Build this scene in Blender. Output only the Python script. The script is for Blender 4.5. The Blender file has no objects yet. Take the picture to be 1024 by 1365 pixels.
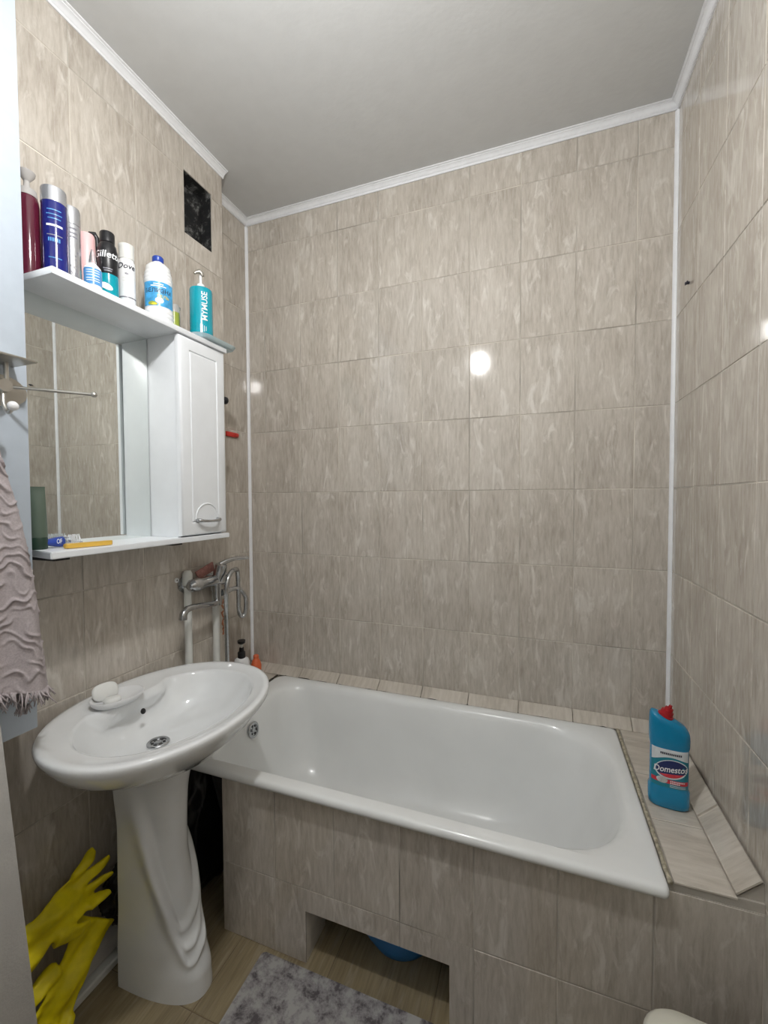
import bpy, bmesh, math, random
from mathutils import Vector, Matrix, noise
random.seed(7)
R = math.radians
scene = bpy.context.scene
C = scene.collection

# ------------------------------------------------------------------ camera, world, exposure
CAM = Vector((1.2679, -1.7762, 1.4047))
yaw, pitch, roll = R(-19.9944), R(-1.8095), R(-0.2794)
fw = Vector((math.sin(yaw)*math.cos(pitch), math.cos(yaw)*math.cos(pitch), math.sin(pitch)))
rt = Vector((math.cos(yaw), -math.sin(yaw), 0)); up = rt.cross(fw)
rt, up = rt*math.cos(roll)+up*math.sin(roll), up*math.cos(roll)-rt*math.sin(roll)
cd = bpy.data.cameras.new('camera'); cam = bpy.data.objects.new('camera', cd); C.objects.link(cam)
cam.matrix_world = Matrix(((rt.x, up.x, -fw.x, CAM.x), (rt.y, up.y, -fw.y, CAM.y), (rt.z, up.z, -fw.z, CAM.z), (0, 0, 0, 1)))
cd.sensor_fit = 'VERTICAL'; cd.sensor_height = 36.0; cd.lens = 562.8/1365*36.0; cd.clip_start = 0.02
scene.camera = cam
w = bpy.data.worlds.new('world'); scene.world = w; w.use_nodes = True
w.node_tree.nodes['Background'].inputs[0].default_value = (0.8, 0.87, 1, 1)
w.node_tree.nodes['Background'].inputs[1].default_value = 0.05
vs = scene.view_settings
vs.view_transform = 'Standard'; vs.look = 'None'; vs.gamma = 1.0; vs.use_curve_mapping = False
vs.exposure = 0.92
BULB_STRENGTH = 285.0
BULB = Vector((0.87, -1.33, 2.375))

# ------------------------------------------------------------------ materials
def nodes_of(name):
    m = bpy.data.materials.new(name); m.use_nodes = True
    nt = m.node_tree; return m, nt, nt.nodes['Principled BSDF']
def simple(name, col, rough=0.4, metal=0.0, var=0.06, vscale=18.0, bump=0.0, bscale=120.0, trans=0.0, coat=0.0, ior=1.45, alpha=1.0, sss=0.0):
    m, nt, b = nodes_of(name); N, L = nt.nodes, nt.links
    tc = N.new('ShaderNodeTexCoord'); no = N.new('ShaderNodeTexNoise'); no.inputs['Scale'].default_value = vscale; no.inputs['Detail'].default_value = 4
    L.new(tc.outputs['Object'], no.inputs['Vector'])
    cr = N.new('ShaderNodeValToRGB')
    cr.color_ramp.elements[0].color = tuple(c*(1-var) for c in col)+(1,); cr.color_ramp.elements[1].color = tuple(min(1, c*(1+var)) for c in col)+(1,)
    cr.color_ramp.elements[0].position = 0.3; cr.color_ramp.elements[1].position = 0.7
    L.new(no.outputs['Fac'], cr.inputs['Fac']); L.new(cr.outputs['Color'], b.inputs['Base Color'])
    b.inputs['Roughness'].default_value = rough; b.inputs['Metallic'].default_value = metal
    b.inputs['IOR'].default_value = ior; b.inputs['Transmission Weight'].default_value = trans; b.inputs['Coat Weight'].default_value = coat
    if bump:
        n2 = N.new('ShaderNodeTexNoise'); n2.inputs['Scale'].default_value = bscale; n2.inputs['Detail'].default_value = 3
        L.new(tc.outputs['Object'], n2.inputs['Vector'])
        bp = N.new('ShaderNodeBump'); bp.inputs['Strength'].default_value = bump; bp.inputs['Distance'].default_value = 0.002
        L.new(n2.outputs['Fac'], bp.inputs['Height']); L.new(bp.outputs['Normal'], b.inputs['Normal'])
    return m
def streaky(name, dark, mid, light, sx, sy, rough, bump=0.05, vein=(0.70, 0.65, 0.58), veinamt=0.55, tint=0.10, bigscale=(10, 3.2)):
    m, nt, b = nodes_of(name); N, L = nt.nodes, nt.links
    tc = N.new('ShaderNodeTexCoord'); oi = N.new('ShaderNodeObjectInfo')
    mul = N.new('ShaderNodeMath'); mul.operation = 'MULTIPLY'; mul.inputs[1].default_value = 37.0; L.new(oi.outputs['Random'], mul.inputs[0])
    cb = N.new('ShaderNodeCombineXYZ'); L.new(mul.outputs[0], cb.inputs['X']); L.new(mul.outputs[0], cb.inputs['Y']); L.new(mul.outputs[0], cb.inputs['Z'])
    ad = N.new('ShaderNodeVectorMath'); ad.operation = 'ADD'; L.new(tc.outputs['Object'], ad.inputs[0]); L.new(cb.outputs[0], ad.inputs[1])
    def nz(scx, scy, det, ro, dist=0.0):
        mp = N.new('ShaderNodeMapping'); mp.inputs['Scale'].default_value = (scx, scy, scx); L.new(ad.outputs[0], mp.inputs['Vector'])
        n = N.new('ShaderNodeTexNoise'); n.inputs['Scale'].default_value = 1.0; n.inputs['Detail'].default_value = det; n.inputs['Roughness'].default_value = ro
        n.inputs['Distortion'].default_value = dist; L.new(mp.outputs[0], n.inputs['Vector']); return n
    fine = nz(sx, sy, 6, 0.65, 0.3); big = nz(bigscale[0], bigscale[1], 3, 0.5, 0.4); vn = nz(sx*0.30, sy*0.55, 5, 0.6, 1.0)
    cr = N.new('ShaderNodeValToRGB'); e = cr.color_ramp.elements
    e[0].position = 0.30; e[0].color = dark+(1,); e[1].position = 0.70; e[1].color = light+(1,)
    k = e.new(0.5); k.color = mid+(1,)
    mx = N.new('ShaderNodeMath'); mx.operation = 'MULTIPLY_ADD'; mx.inputs[1].default_value = 0.62; L.new(fine.outputs['Fac'], mx.inputs[0])
    m2 = N.new('ShaderNodeMath'); m2.operation = 'MULTIPLY'; m2.inputs[1].default_value = 0.38; L.new(big.outputs['Fac'], m2.inputs[0]); L.new(m2.outputs[0], mx.inputs[2])
    L.new(mx.outputs[0], cr.inputs['Fac'])
    vr = N.new('ShaderNodeValToRGB'); vr.color_ramp.elements[0].position = 0.54; vr.color_ramp.elements[0].color = (0, 0, 0, 1)
    vr.color_ramp.elements[1].position = 0.70; vr.color_ramp.elements[1].color = (veinamt,)*3+(1,)
    L.new(vn.outputs['Fac'], vr.inputs['Fac'])
    mix = N.new('ShaderNodeMix'); mix.data_type = 'RGBA'; L.new(vr.outputs['Color'], mix.inputs['Factor']); L.new(cr.outputs['Color'], mix.inputs[6]); mix.inputs[7].default_value = vein+(1,)
    hs = N.new('ShaderNodeHueSaturation'); L.new(mix.outputs[2], hs.inputs['Color'])
    mr = N.new('ShaderNodeMapRange'); mr.inputs['To Min'].default_value = 1-tint; mr.inputs['To Max'].default_value = 1+tint*0.6; L.new(oi.outputs['Random'], mr.inputs['Value']); L.new(mr.outputs[0], hs.inputs['Value'])
    L.new(hs.outputs[0], b.inputs['Base Color']); b.inputs['Roughness'].default_value = rough; b.inputs['IOR'].default_value = 1.6
    if bump:
        bp = N.new('ShaderNodeBump'); bp.inputs['Strength'].default_value = bump; bp.inputs['Distance'].default_value = 0.001
        L.new(big.outputs['Fac'], bp.inputs['Height']); L.new(bp.outputs['Normal'], b.inputs['Normal'])
    return m
def splotch(name, a, bcol, c, scale, rough, pos=(0.37, 0.45, 0.62)):
    m, nt, b = nodes_of(name); N, L = nt.nodes, nt.links
    tc = N.new('ShaderNodeTexCoord'); n1 = N.new('ShaderNodeTexNoise'); n1.inputs['Scale'].default_value = scale; n1.inputs['Detail'].default_value = 8; n1.inputs['Roughness'].default_value = 0.72; n1.inputs['Distortion'].default_value = 0.15
    L.new(tc.outputs['Object'], n1.inputs['Vector'])
    cr = N.new('ShaderNodeValToRGB'); e = cr.color_ramp.elements
    e[0].position = pos[0]; e[0].color = a+(1,); e[1].position = pos[2]; e[1].color = c+(1,); k = e.new(pos[1]); k.color = bcol+(1,)
    L.new(n1.outputs['Fac'], cr.inputs['Fac']); L.new(cr.outputs['Color'], b.inputs['Base Color']); b.inputs['Roughness'].default_value = rough
    return m

M = {}
M['tile'] = streaky('wall_tile', (0.365, 0.321, 0.270), (0.505, 0.459, 0.400), (0.622, 0.579, 0.520), 95, 14, 0.075, vein=(0.72, 0.685, 0.63), veinamt=0.7, tint=0.04)
M['ledge'] = streaky('ledge_tile', (0.42, 0.375, 0.315), (0.56, 0.51, 0.44), (0.68, 0.63, 0.56), 70, 11, 0.3, tint=0.05)
M['floor'] = streaky('floor_tile', (0.165, 0.125, 0.070), (0.275, 0.22, 0.130), (0.39, 0.32, 0.20), 110, 7, 0.32, veinamt=0.15, tint=0.06)
M['grout'] = simple('grout', (0.48, 0.445, 0.39), 0.8, var=0.5, vscale=3.5, bump=0.3)
M['floor_grout'] = simple('floor_grout', (0.20, 0.155, 0.10), 0.9, bump=0.3)
M['ceiling'] = simple('ceiling_paint', (0.59, 0.595, 0.59), 0.75, var=0.02, bump=0.25, bscale=60)
M['trim'] = simple('white_trim', (0.82, 0.83, 0.85), 0.35, var=0.03, vscale=40)
M['ceramic'] = simple('ceramic', (0.80, 0.82, 0.83), 0.07, var=0.02, coat=0.6)
M['enamel'] = simple('enamel', (0.80, 0.815, 0.81), 0.22, var=0.025, vscale=6, coat=0.2)
M['laminate'] = simple('white_laminate', (0.80, 0.83, 0.86), 0.36, var=0.02)
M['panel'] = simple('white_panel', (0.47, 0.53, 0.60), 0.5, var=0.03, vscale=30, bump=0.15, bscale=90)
M['shade_iron'] = simple('shade_black_iron', (0.03, 0.03, 0.03), 0.8, var=0.4)  # tub underside coloured near black to carry the shade below it
M['board'] = simple('grey_board', (0.50, 0.49, 0.47), 0.6, var=0.05, bump=0.3, bscale=200)
M['mirror'] = simple('mirror_glass', (0.86, 0.89, 0.87), 0.015, metal=1.0, var=0.0)
M['chrome'] = simple('chrome', (0.50, 0.51, 0.52), 0.16, metal=1.0, var=0.12, vscale=60)
M['steel'] = simple('brushed_steel', (0.52, 0.50, 0.46), 0.35, metal=1.0, var=0.1)
M['silver'] = simple('silver_plastic', (0.66, 0.67, 0.70), 0.25, metal=0.85, var=0.05)
M['black'] = simple('black_plastic', (0.012, 0.012, 0.014), 0.35, var=0.2)
M['rubber'] = simple('dark_caulk', (0.05, 0.045, 0.035), 0.8, var=0.5, vscale=60)
M['caulk'] = simple('yellowed_caulk', (0.40, 0.36, 0.27), 0.7, var=0.45, vscale=90)
M['white'] = simple('white_plastic', (0.80, 0.81, 0.82), 0.3, var=0.02)
M['cream'] = simple('cream_plastic', (0.74, 0.72, 0.62), 0.35, var=0.02)
M['pipe'] = simple('pipe_plastic', (0.72, 0.73, 0.70), 0.35, var=0.04, vscale=30)
M['maroon'] = simple('maroon_shampoo', (0.085, 0.010, 0.024), 0.12, var=0.1, coat=0.5)
M['navy'] = simple('navy_plastic', (0.009, 0.013, 0.15), 0.16, var=0.15, coat=0.5)
M['pink'] = simple('pink_plastic', (0.78, 0.48, 0.48), 0.3)
M['clear'] = simple('clear_plastic', (0.85, 0.88, 0.90), 0.08, trans=0.85, var=0.0)
M['ice'] = simple('ice_blue_plastic', (0.72, 0.86, 0.90), 0.12, trans=0.45, var=0.0)
M['frost'] = simple('frosted_plastic', (0.62, 0.60, 0.58), 0.25, trans=0.4, var=0.0)
M['teal'] = simple('teal_plastic', (0.0, 0.32, 0.42), 0.2, var=0.06, coat=0.3)
M['tealgel'] = simple('teal_foil', (0.0, 0.30, 0.38), 0.2, var=0.06)
M['sky'] = simple('sky_label', (0.09, 0.30, 0.62), 0.3, var=0.25, vscale=60)
M['label_blue'] = simple('blue_label', (0.07, 0.38, 0.72), 0.3, var=0.35, vscale=40)
M['cap_blue'] = simple('blue_cap', (0.02, 0.06, 0.36), 0.3)
M['lime'] = simple('lime_plastic', (0.30, 0.36, 0.05), 0.3)
M['sage'] = simple('sage_tube', (0.095, 0.13, 0.10), 0.35)
M['dark_green'] = simple('dark_green_cap', (0.02, 0.045, 0.03), 0.35)
M['yellow'] = simple('yellow_plastic', (0.72, 0.45, 0.08), 0.4)
M['rubber_yellow'] = simple('yellow_rubber', (0.74, 0.62, 0.0), 0.5, var=0.15, vscale=25, bump=0.2, bscale=60)
M['red'] = simple('red_plastic', (0.55, 0.04, 0.03), 0.35)
M['dkred'] = simple('dark_red_plastic', (0.36, 0.01, 0.015), 0.35)
M['rust'] = simple('rusty_chain', (0.30, 0.12, 0.06), 0.5, metal=0.4, var=0.4, vscale=200)
M['rag'] = simple('pink_rag', (0.36, 0.17, 0.15), 0.8, var=0.3, vscale=60)
M['orange'] = simple('orange_plastic', (0.75, 0.16, 0.06), 0.35)
M['blue'] = simple('blue_plastic', (0.02, 0.17, 0.45), 0.4)
M['cyan'] = simple('cyan_bottle', (0.0, 0.22, 0.42), 0.25, var=0.08, coat=0.3)
M['labnavy'] = simple('label_navy', (0.02, 0.03, 0.12), 0.3)
M['labteal'] = simple('label_teal', (0.01, 0.20, 0.27), 0.3, var=0.1)
M['labwhite'] = simple('label_white', (0.66, 0.70, 0.72), 0.3)
M['ink'] = simple('ink_dark', (0.03, 0.03, 0.05), 0.4)
M['inkgrey'] = simple('ink_grey', (0.22, 0.22, 0.25), 0.4)
M['inkwhite'] = simple('ink_white', (0.82, 0.84, 0.86), 0.4)
M['inkred'] = simple('ink_red', (0.60, 0.04, 0.06), 0.4)
M['inkyellow'] = simple('ink_yellow', (0.75, 0.60, 0.05), 0.4)
M['towel'] = simple('towel_cloth', (0.46, 0.41, 0.42), 0.95, var=0.12, vscale=300, bump=0.5, bscale=900)
M['mat'] = splotch('mat_print', (0.10, 0.088, 0.095), (0.25, 0.235, 0.24), (0.40, 0.39, 0.38), 20, 0.75, (0.40, 0.47, 0.58))
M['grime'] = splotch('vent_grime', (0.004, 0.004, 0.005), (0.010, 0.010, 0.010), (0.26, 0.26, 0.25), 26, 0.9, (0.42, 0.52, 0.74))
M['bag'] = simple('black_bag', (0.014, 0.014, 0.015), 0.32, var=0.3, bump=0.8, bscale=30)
M['wood'] = simple('door_white', (0.72, 0.72, 0.70), 0.4)
M['soap'] = simple('soap', (0.80, 0.81, 0.79), 0.45)
m, nt, b = nodes_of('bulb_glow'); b.inputs['Emission Color'].default_value = (1.0, 0.99, 0.975, 1); b.inputs['Emission Strength'].default_value = BULB_STRENGTH; M['bulb'] = m

# ------------------------------------------------------------------ helpers
def mesh_obj(name, me, mat, parent=None, smooth=False):
    o = bpy.data.objects.new(name, me); C.objects.link(o)
    if mat and not me.materials: me.materials.append(M[mat])
    if smooth:
        for p in me.polygons: p.use_smooth = True
    if parent: o.parent = parent
    return o
def from_bm(name, bm, mat, parent=None, smooth=False, angle=None):
    bmesh.ops.recalc_face_normals(bm, faces=bm.faces)
    me = bpy.data.meshes.new(name); bm.to_mesh(me); bm.free()
    if angle:
        me.shade_flat() if hasattr(me, 'shade_flat') else None
        for p in me.polygons: p.use_smooth = True
        me.set_sharp_from_angle(angle=R(angle))
        smooth = False
    return mesh_obj(name, me, mat, parent, smooth)
def thing(name, label, cat, loc=(0, 0, 0), rotz=0, group=None):
    o = bpy.data.objects.new(name, None); C.objects.link(o); o.empty_display_size = 0.03
    o.location = loc; o.rotation_euler = (0, 0, rotz); return tag(o, label, cat, group)
def tag(o, label, cat=None, group=None):
    o['label'] = label
    if cat: o['category'] = cat
    if group: o['group'] = group
    return o
def struct(o, label=None):
    o['kind'] = 'structure'
    if label: o['label'] = label
    return o
def add_box(bm, x0, x1, y0, y1, z0, z1):
    v = [bm.verts.new((x, y, z)) for x in (x0, x1) for y in (y0, y1) for z in (z0, z1)]
    for f in ((0, 1, 3, 2), (4, 6, 7, 5), (0, 4, 5, 1), (2, 3, 7, 6), (0, 2, 6, 4), (1, 5, 7, 3)): bm.faces.new([v[i] for i in f])
    return v
def box(name, mat, x0, x1, y0, y1, z0, z1, parent=None, bev=0.0, seg=2):
    bm = bmesh.new(); add_box(bm, x0, x1, y0, y1, z0, z1)
    if bev: bmesh.ops.bevel(bm, geom=bm.edges[:], offset=bev, segments=seg, affect='EDGES', profile=0.5)
    return from_bm(name, bm, mat, parent, angle=40 if bev else None)
def loft(bm, rings, closed=True, cap0=False, cap1=False):
    vr = [[bm.verts.new(p) for p in r] for r in rings]
    for a, b in zip(vr, vr[1:]):
        n = len(a)
        for i in range(n if closed else n-1):
            j = (i+1) % n
            bm.faces.new((a[i], a[j], b[j], b[i]))
    if cap0: bm.faces.new(vr[0])
    if cap1: bm.faces.new(vr[-1])
    return vr
def lathe(name, mat, prof, parent=None, loc=(0, 0, 0), sx=1.0, sy=1.0, seg=32, angle=35, n=2.0):
    bm = bmesh.new(); rings = []
    for r, z in prof:
        ring = []
        for i in range(seg):
            a = 2*math.pi*i/seg; c, s = math.cos(a), math.sin(a)
            if n != 2.0: c = math.copysign(abs(c)**(2/n), c); s = math.copysign(abs(s)**(2/n), s)
            ring.append((loc[0]+r*c*sx, loc[1]+r*s*sy, loc[2]+z))
        rings.append(ring)
    loft(bm, rings, True, prof[0][0] > 0, prof[-1][0] > 0)
    bmesh.ops.remove_doubles(bm, verts=bm.verts, dist=1e-6)
    return from_bm(name, bm, mat, parent, angle=angle)
def add_tube(bm, pts, rad, seg=10, cap=True):
    pts = [Vector(p) for p in pts]; rings = []
    rads = rad if isinstance(rad, (list, tuple)) else [rad]*len(pts)
    prev = None
    for i, p in enumerate(pts):
        d = (pts[min(i+1, len(pts)-1)]-pts[max(i-1, 0)]).normalized()
        if prev is None:
            prev = d.orthogonal().normalized()
        prev = (prev-d*prev.dot(d)).normalized(); q = d.cross(prev)
        rings.append([p+(prev*math.cos(2*math.pi*k/seg)+q*math.sin(2*math.pi*k/seg))*rads[i] for k in range(seg)])
    loft(bm, rings, True, cap, cap)
def tube(name, mat, pts, rad, parent=None, seg=12, smoothpts=0):
    if smoothpts: pts = catmull(pts, smoothpts)
    if smoothpts and isinstance(rad, (list, tuple)):
        n = len(pts); k = len(rad)-1
        rad = [rad[int(i*k/(n-1))]*(1-(i*k/(n-1)) % 1)+rad[min(k, int(i*k/(n-1))+1)]*((i*k/(n-1)) % 1) for i in range(n)]
    bm = bmesh.new(); add_tube(bm, pts, rad, seg); return from_bm(name, bm, mat, parent, angle=50)
def catmull(pts, k):
    P = [Vector(p) for p in pts]; P = [P[0]*2-P[1]]+P+[P[-1]*2-P[-2]]; out = []
    for i in range(1, len(P)-2):
        for t in range(k):
            u = t/k; a, b, c, d = P[i-1:i+3]
            out.append(0.5*((2*b)+(c-a)*u+(2*a-5*b+4*c-d)*u*u+(3*b-a-3*c+d)*u**3))
    out.append(P[-2]); return out
def se(cx, cy, a, b, n, z, N=72, fx=None):
    out = []
    for i in range(N):
        t = 2*math.pi*i/N; c, s = math.cos(t), math.sin(t)
        x = cx+a*math.copysign(abs(c)**(2/n), c); y = cy+b*math.copysign(abs(s)**(2/n), s)
        if fx: x, y = fx(x, y, t)
        out.append((x, y, z))
    return out
def rrect(x0, x1, y0, y1, r, z, k=8, r2=None):
    # counter-clockwise from the +x+y corner; r on the +x side, r2 on the -x side
    r2 = r if r2 is None else r2; out = []
    for cx, cy, a0, rr in ((x1-r, y1-r, 0, r), (x0+r2, y1-r2, 90, r2), (x0+r2, y0+r2, 180, r2), (x1-r, y0+r, 270, r)):
        for i in range(k+1):
            a = R(a0+90*i/k); out.append((cx+rr*math.cos(a), cy+rr*math.sin(a), z))
    return out
TEXT_W = [0.014]
def text_data(s, size):
    cu = bpy.data.curves.new('t', 'FONT'); cu.body = s; cu.size = size; cu.align_x = 'CENTER'; cu.align_y = 'CENTER'; cu.resolution_u = 3; cu.offset = size*TEXT_W[0]
    o = bpy.data.objects.new('t', cu); C.objects.link(o)
    dg = bpy.context.evaluated_depsgraph_get(); me = bpy.data.meshes.new_from_object(o.evaluated_get(dg))
    bpy.data.objects.remove(o); bpy.data.curves.remove(cu); return me
def lettering(s, size, mat, parent, r, z, sx=1.0, sy=1.0, a0=0.0, turn=0.0, bold=1.0, slant=0.0, off=0.0009, name='lettering', center=(0, 0)):
    me = text_data(s, size); bm = bmesh.new(); bm.from_mesh(me); bpy.data.meshes.remove(me)
    bmesh.ops.subdivide_edges(bm, edges=[e for e in bm.edges if e.calc_length() > size*0.25], cuts=2)
    ct, st = math.cos(turn), math.sin(turn)
    for v in bm.verts:
        x, y = v.co.x*bold+v.co.y*slant, v.co.y
        x, y = x*ct-y*st, x*st+y*ct
        a = a0+x/(r*sy)
        v.co = (center[0]+(r+off/sx)*math.cos(a)*sx, center[1]+(r+off/sy)*math.sin(a)*sy, z+y)
    return from_bm(name, bm, mat, parent)
def band(name, mat, parent, r, z0, z1, a0, a1, sx=1.0, sy=1.0, off=0.0004, k=20, zf0=None, zf1=None):
    bm = bmesh.new(); lo = []; hi = []
    for i in range(k+1):
        t = i/k; a = a0+(a1-a0)*t
        x, y = (r+off/sx)*math.cos(a)*sx, (r+off/sy)*math.sin(a)*sy
        lo.append((x, y, z0+(zf0(t) if zf0 else 0))); hi.append((x, y, z1+(zf1(t) if zf1 else 0)))
    loft(bm, [lo, hi], closed=False); return from_bm(name, bm, mat, parent, smooth=True)
def disc_wrap(name, mat, parent, r, z, rw, rh, a0, sx, sy, off, tilt=0.0, k=28):
    bm = bmesh.new(); rings = []
    for q in (1.0, 0.55, 0.02):
        ring = []
        for i in range(k):
            t = 2*math.pi*i/k; u = rw*q*math.cos(t); v = rh*q*math.sin(t)+u*tilt; a = a0+u/(r*sy)
            ring.append(((r+off/sx)*math.cos(a)*sx, (r+off/sy)*math.sin(a)*sy, z+v))
        rings.append(ring)
    loft(bm, rings, True, False, True); return from_bm(name, bm, mat, parent, smooth=True)

# ---- tiles: local x = width, y = long side, z = outwards
TM = {}
def tile_mesh(wd, ht, th=0.005, bev=0.0014, mat='tile'):
    key = (round(wd, 4), round(ht, 4), mat)
    if key not in TM:
        bm = bmesh.new(); hx, hy = wd/2, ht/2
        loft(bm, [[(-hx, -hy, -th), (hx, -hy, -th), (hx, hy, -th), (-hx, hy, -th)], [(-hx, -hy, -bev), (hx, -hy, -bev), (hx, hy, -bev), (-hx, hy, -bev)],
                  [(-hx+bev, -hy+bev, 0), (hx-bev, -hy+bev, 0), (hx-bev, hy-bev, 0), (-hx+bev, hy-bev, 0)]], True, False, True)
        bmesh.ops.recalc_face_normals(bm, faces=bm.faces)
        me = bpy.data.meshes.new('tile'); bm.to_mesh(me); bm.free(); me.materials.append(M[mat]); TM[key] = me
    return TM[key]
def place_tile(parent, org, U, V, u0, u1, v0, v1, gap=0.0028, mat='tile', name='tile', hole=None, jit=0.0):
    U, V = Vector(U), Vector(V); Nn = U.cross(V)
    cu, cv = (u0+u1)/2, (v0+v1)/2
    mw = None
    if hole and not (u1 <= hole[0] or u0 >= hole[1] or v1 <= hole[2] or v0 >= hole[3]):
        us = sorted({u0+gap/2, u1-gap/2}|{h for h in hole[:2] if u0+gap < h < u1-gap}); vs_ = sorted({v0+gap/2, v1-gap/2}|{h for h in hole[2:] if v0+gap < h < v1-gap})
        bm = bmesh.new(); any_ = False
        for a, b in zip(us, us[1:]):
            for c, d in zip(vs_, vs_[1:]):
                mu, mv = (a+b)/2, (c+d)/2
                if hole[0] < mu < hole[1] and hole[2] < mv < hole[3]: continue
                add_box(bm, a-cu, b-cu, c-cv, d-cv, -0.005, 0); any_ = True
        if not any_: bm.free(); return None
        me = bpy.data.meshes.new(name); bm.to_mesh(me); bm.free(); me.materials.append(M[mat])
    else:
        if u1-u0 < 0.006 or v1-v0 < 0.006: return None
        me = tile_mesh(u1-u0-gap, v1-v0-gap, mat=mat)
    o = bpy.data.objects.new(name, me); C.objects.link(o); o.parent = parent
    p = Vector(org)+U*cu+V*cv
    if jit:
        p += Nn*random.uniform(-jit, jit*0.4)
        q = Matrix.Rotation(random.uniform(-1, 1)*0.0022, 3, 'X') @ Matrix.Rotation(random.uniform(-1, 1)*0.003, 3, 'Y')
    else: q = Matrix.Identity(3)
    B = Matrix((U, V, Nn)).transposed() @ q
    o.matrix_world = Matrix.Translation(p) @ B.to_4x4()
    return o
def tile_grid(parent, org, U, V, us, vs_, **k):
    for a, b in zip(us, us[1:]):
        for c, d in zip(vs_, vs_[1:]): place_tile(parent, org, U, V, a, b, c, d, **k)

# ------------------------------------------------------------------ the room
XR, XA, XL, YE, YF, ZC = 1.722, -0.10, 0.012, -0.30, -2.10, 2.779
H = 0.2983
rows = [0.0]+[1.735+m*H for m in range(-5, 4)]+[ZC]
D = 0.0014   # depth of the joints

floor = struct(box('floor', 'floor_grout', XA-.05, XR+.05, YF-.05, .05, -.06, -D))
ceiling = struct(box('ceiling', 'ceiling', XA-.05, XR+.05, YF-.05, .05, ZC, ZC+.05))
wb = struct(box('wall_back', 'grout', XA-.05, XR+.05, D, .06, 0, ZC))
wr = struct(box('wall_right', 'grout', XR+D, XR+.06, YF, 0, 0, ZC))
wf = struct(box('wall_front', 'ceiling', XA-.05, XR+.05, YF-.06, YF, 0, ZC))
VY0, VY1, VZ0, VZ1 = -0.505, -0.362, 2.412, 2.645
bm = bmesh.new()
x0, x1 = XA-.05, XL-D
add_box(bm, x0, x1, YF, VY0, 0, ZC); add_box(bm, x0, x1, VY1, YE, 0, ZC); add_box(bm, x0, x1, VY0, VY1, 0, VZ0); add_box(bm, x0, x1, VY0, VY1, VZ1, ZC)
wl = struct(from_bm('wall_left', bm, 'grout'))
wa = struct(box('wall_alcove', 'grout', XA-.06, XA-D, YE, 0, 0, ZC))

tile_grid(wb, (0, 0, 0), (1, 0, 0), (0, 0, 1), [XA]+[0.2*k for k in range(9)]+[XR], [.5418]+rows[3:], jit=.0003)
ry = [0, .216]+[.216+.2*k for k in range(1, 10)]+[2.10]
tile_grid(wr, (XR, 0, 0), (0, -1, 0), (0, 0, 1), ry, rows, jit=.0003)
ly = [-2.1]+[-.30-.2065*k for k in range(8, 0, -1)]+[-.30]
tile_grid(wl, (XL, 0, 0), (0, 1, 0), (0, 0, 1), ly, rows, hole=(VY0, VY1, VZ0, VZ1), jit=.0003)
tile_grid(wa, (XA, 0, 0), (0, 1, 0), (0, 0, 1), [-.30, -.20, 0], rows[2:], jit=.0003)
tile_grid(floor, (0, 0, 0), (1, 0, 0), (0, 1, 0), [XA, .075, .385, .695, 1.005, 1.315, 1.625, XR], [-2.1, -1.84, -1.53, -1.22, -.91, -.49, -.18, 0], mat='floor', gap=.003)

# ventilation shaft opening: a grimy recess behind the tiles
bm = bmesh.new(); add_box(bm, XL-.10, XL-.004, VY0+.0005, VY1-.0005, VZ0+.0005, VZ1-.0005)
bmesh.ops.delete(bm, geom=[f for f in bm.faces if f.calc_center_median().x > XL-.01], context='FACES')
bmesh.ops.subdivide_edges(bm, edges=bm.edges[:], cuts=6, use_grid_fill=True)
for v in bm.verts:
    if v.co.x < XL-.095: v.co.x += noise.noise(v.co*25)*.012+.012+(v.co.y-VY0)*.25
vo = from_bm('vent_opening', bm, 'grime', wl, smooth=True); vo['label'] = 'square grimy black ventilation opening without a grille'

# crown mouldings
CP = [(0, -.026), (.0045, -.0265), (.005, -.0185), (.0075, -.0175), (.010, -.013), (.0155, -.0085), (.021, -.007), (.0215, -.0045), (.028, -.0035), (.0285, 0), (0, 0)]
def crown(name, a, b, nrm, lab, cut=0, cutb=0):
    a, b, nrm = Vector(a), Vector(b), Vector(nrm); d = (b-a).normalized(); bm = bmesh.new()
    loft(bm, [[a+nrm*p+Vector((0, 0, z))+d*p*cut for p, z in CP], [b+nrm*p+Vector((0, 0, z))-d*p*cutb for p, z in CP]], True, True, True)
    return struct(from_bm(name, bm, 'trim', angle=50), lab)
crown('trim_1', (XA, 0, ZC), (XR, 0, ZC), (0, -1, 0), 'white crown moulding over the wall behind the bathtub', 1, 1)
crown('trim_2', (XR, YF, ZC), (XR, 0, ZC), (-1, 0, 0), 'white crown moulding over the bare right wall', 0, 1)
crown('trim_3', (XL, YF, ZC), (XL, YE+.006, ZC), (1, 0, 0), 'white crown moulding over the mirror wall, cut square at its end', 0, 0)
crown('trim_4', (XA, YE, ZC), (XA, 0, ZC), (1, 0, 0), 'short white crown moulding over the alcove wall', 0, 1)
def corner_strip(name, x, s, lab, z0):
    bm = bmesh.new(); prof = [(0, 0), (.011*s, 0), (.011*s, -.002), (.0095*s, -.006), (.006*s, -.0095), (.002*s, -.011), (0, -.011)]
    loft(bm, [[(x+p, q, z0) for p, q in prof], [(x+p, q, ZC-.03) for p, q in prof]], True, True, True)
    return struct(from_bm(name, bm, 'trim', angle=40), lab)
corner_strip('trim_5', XA, 1, 'white plastic strip down the corner beside the alcove', .585)
corner_strip('trim_6', XR, -1, 'white plastic strip down the corner above the blue cleaner bottle', .56)

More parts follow.
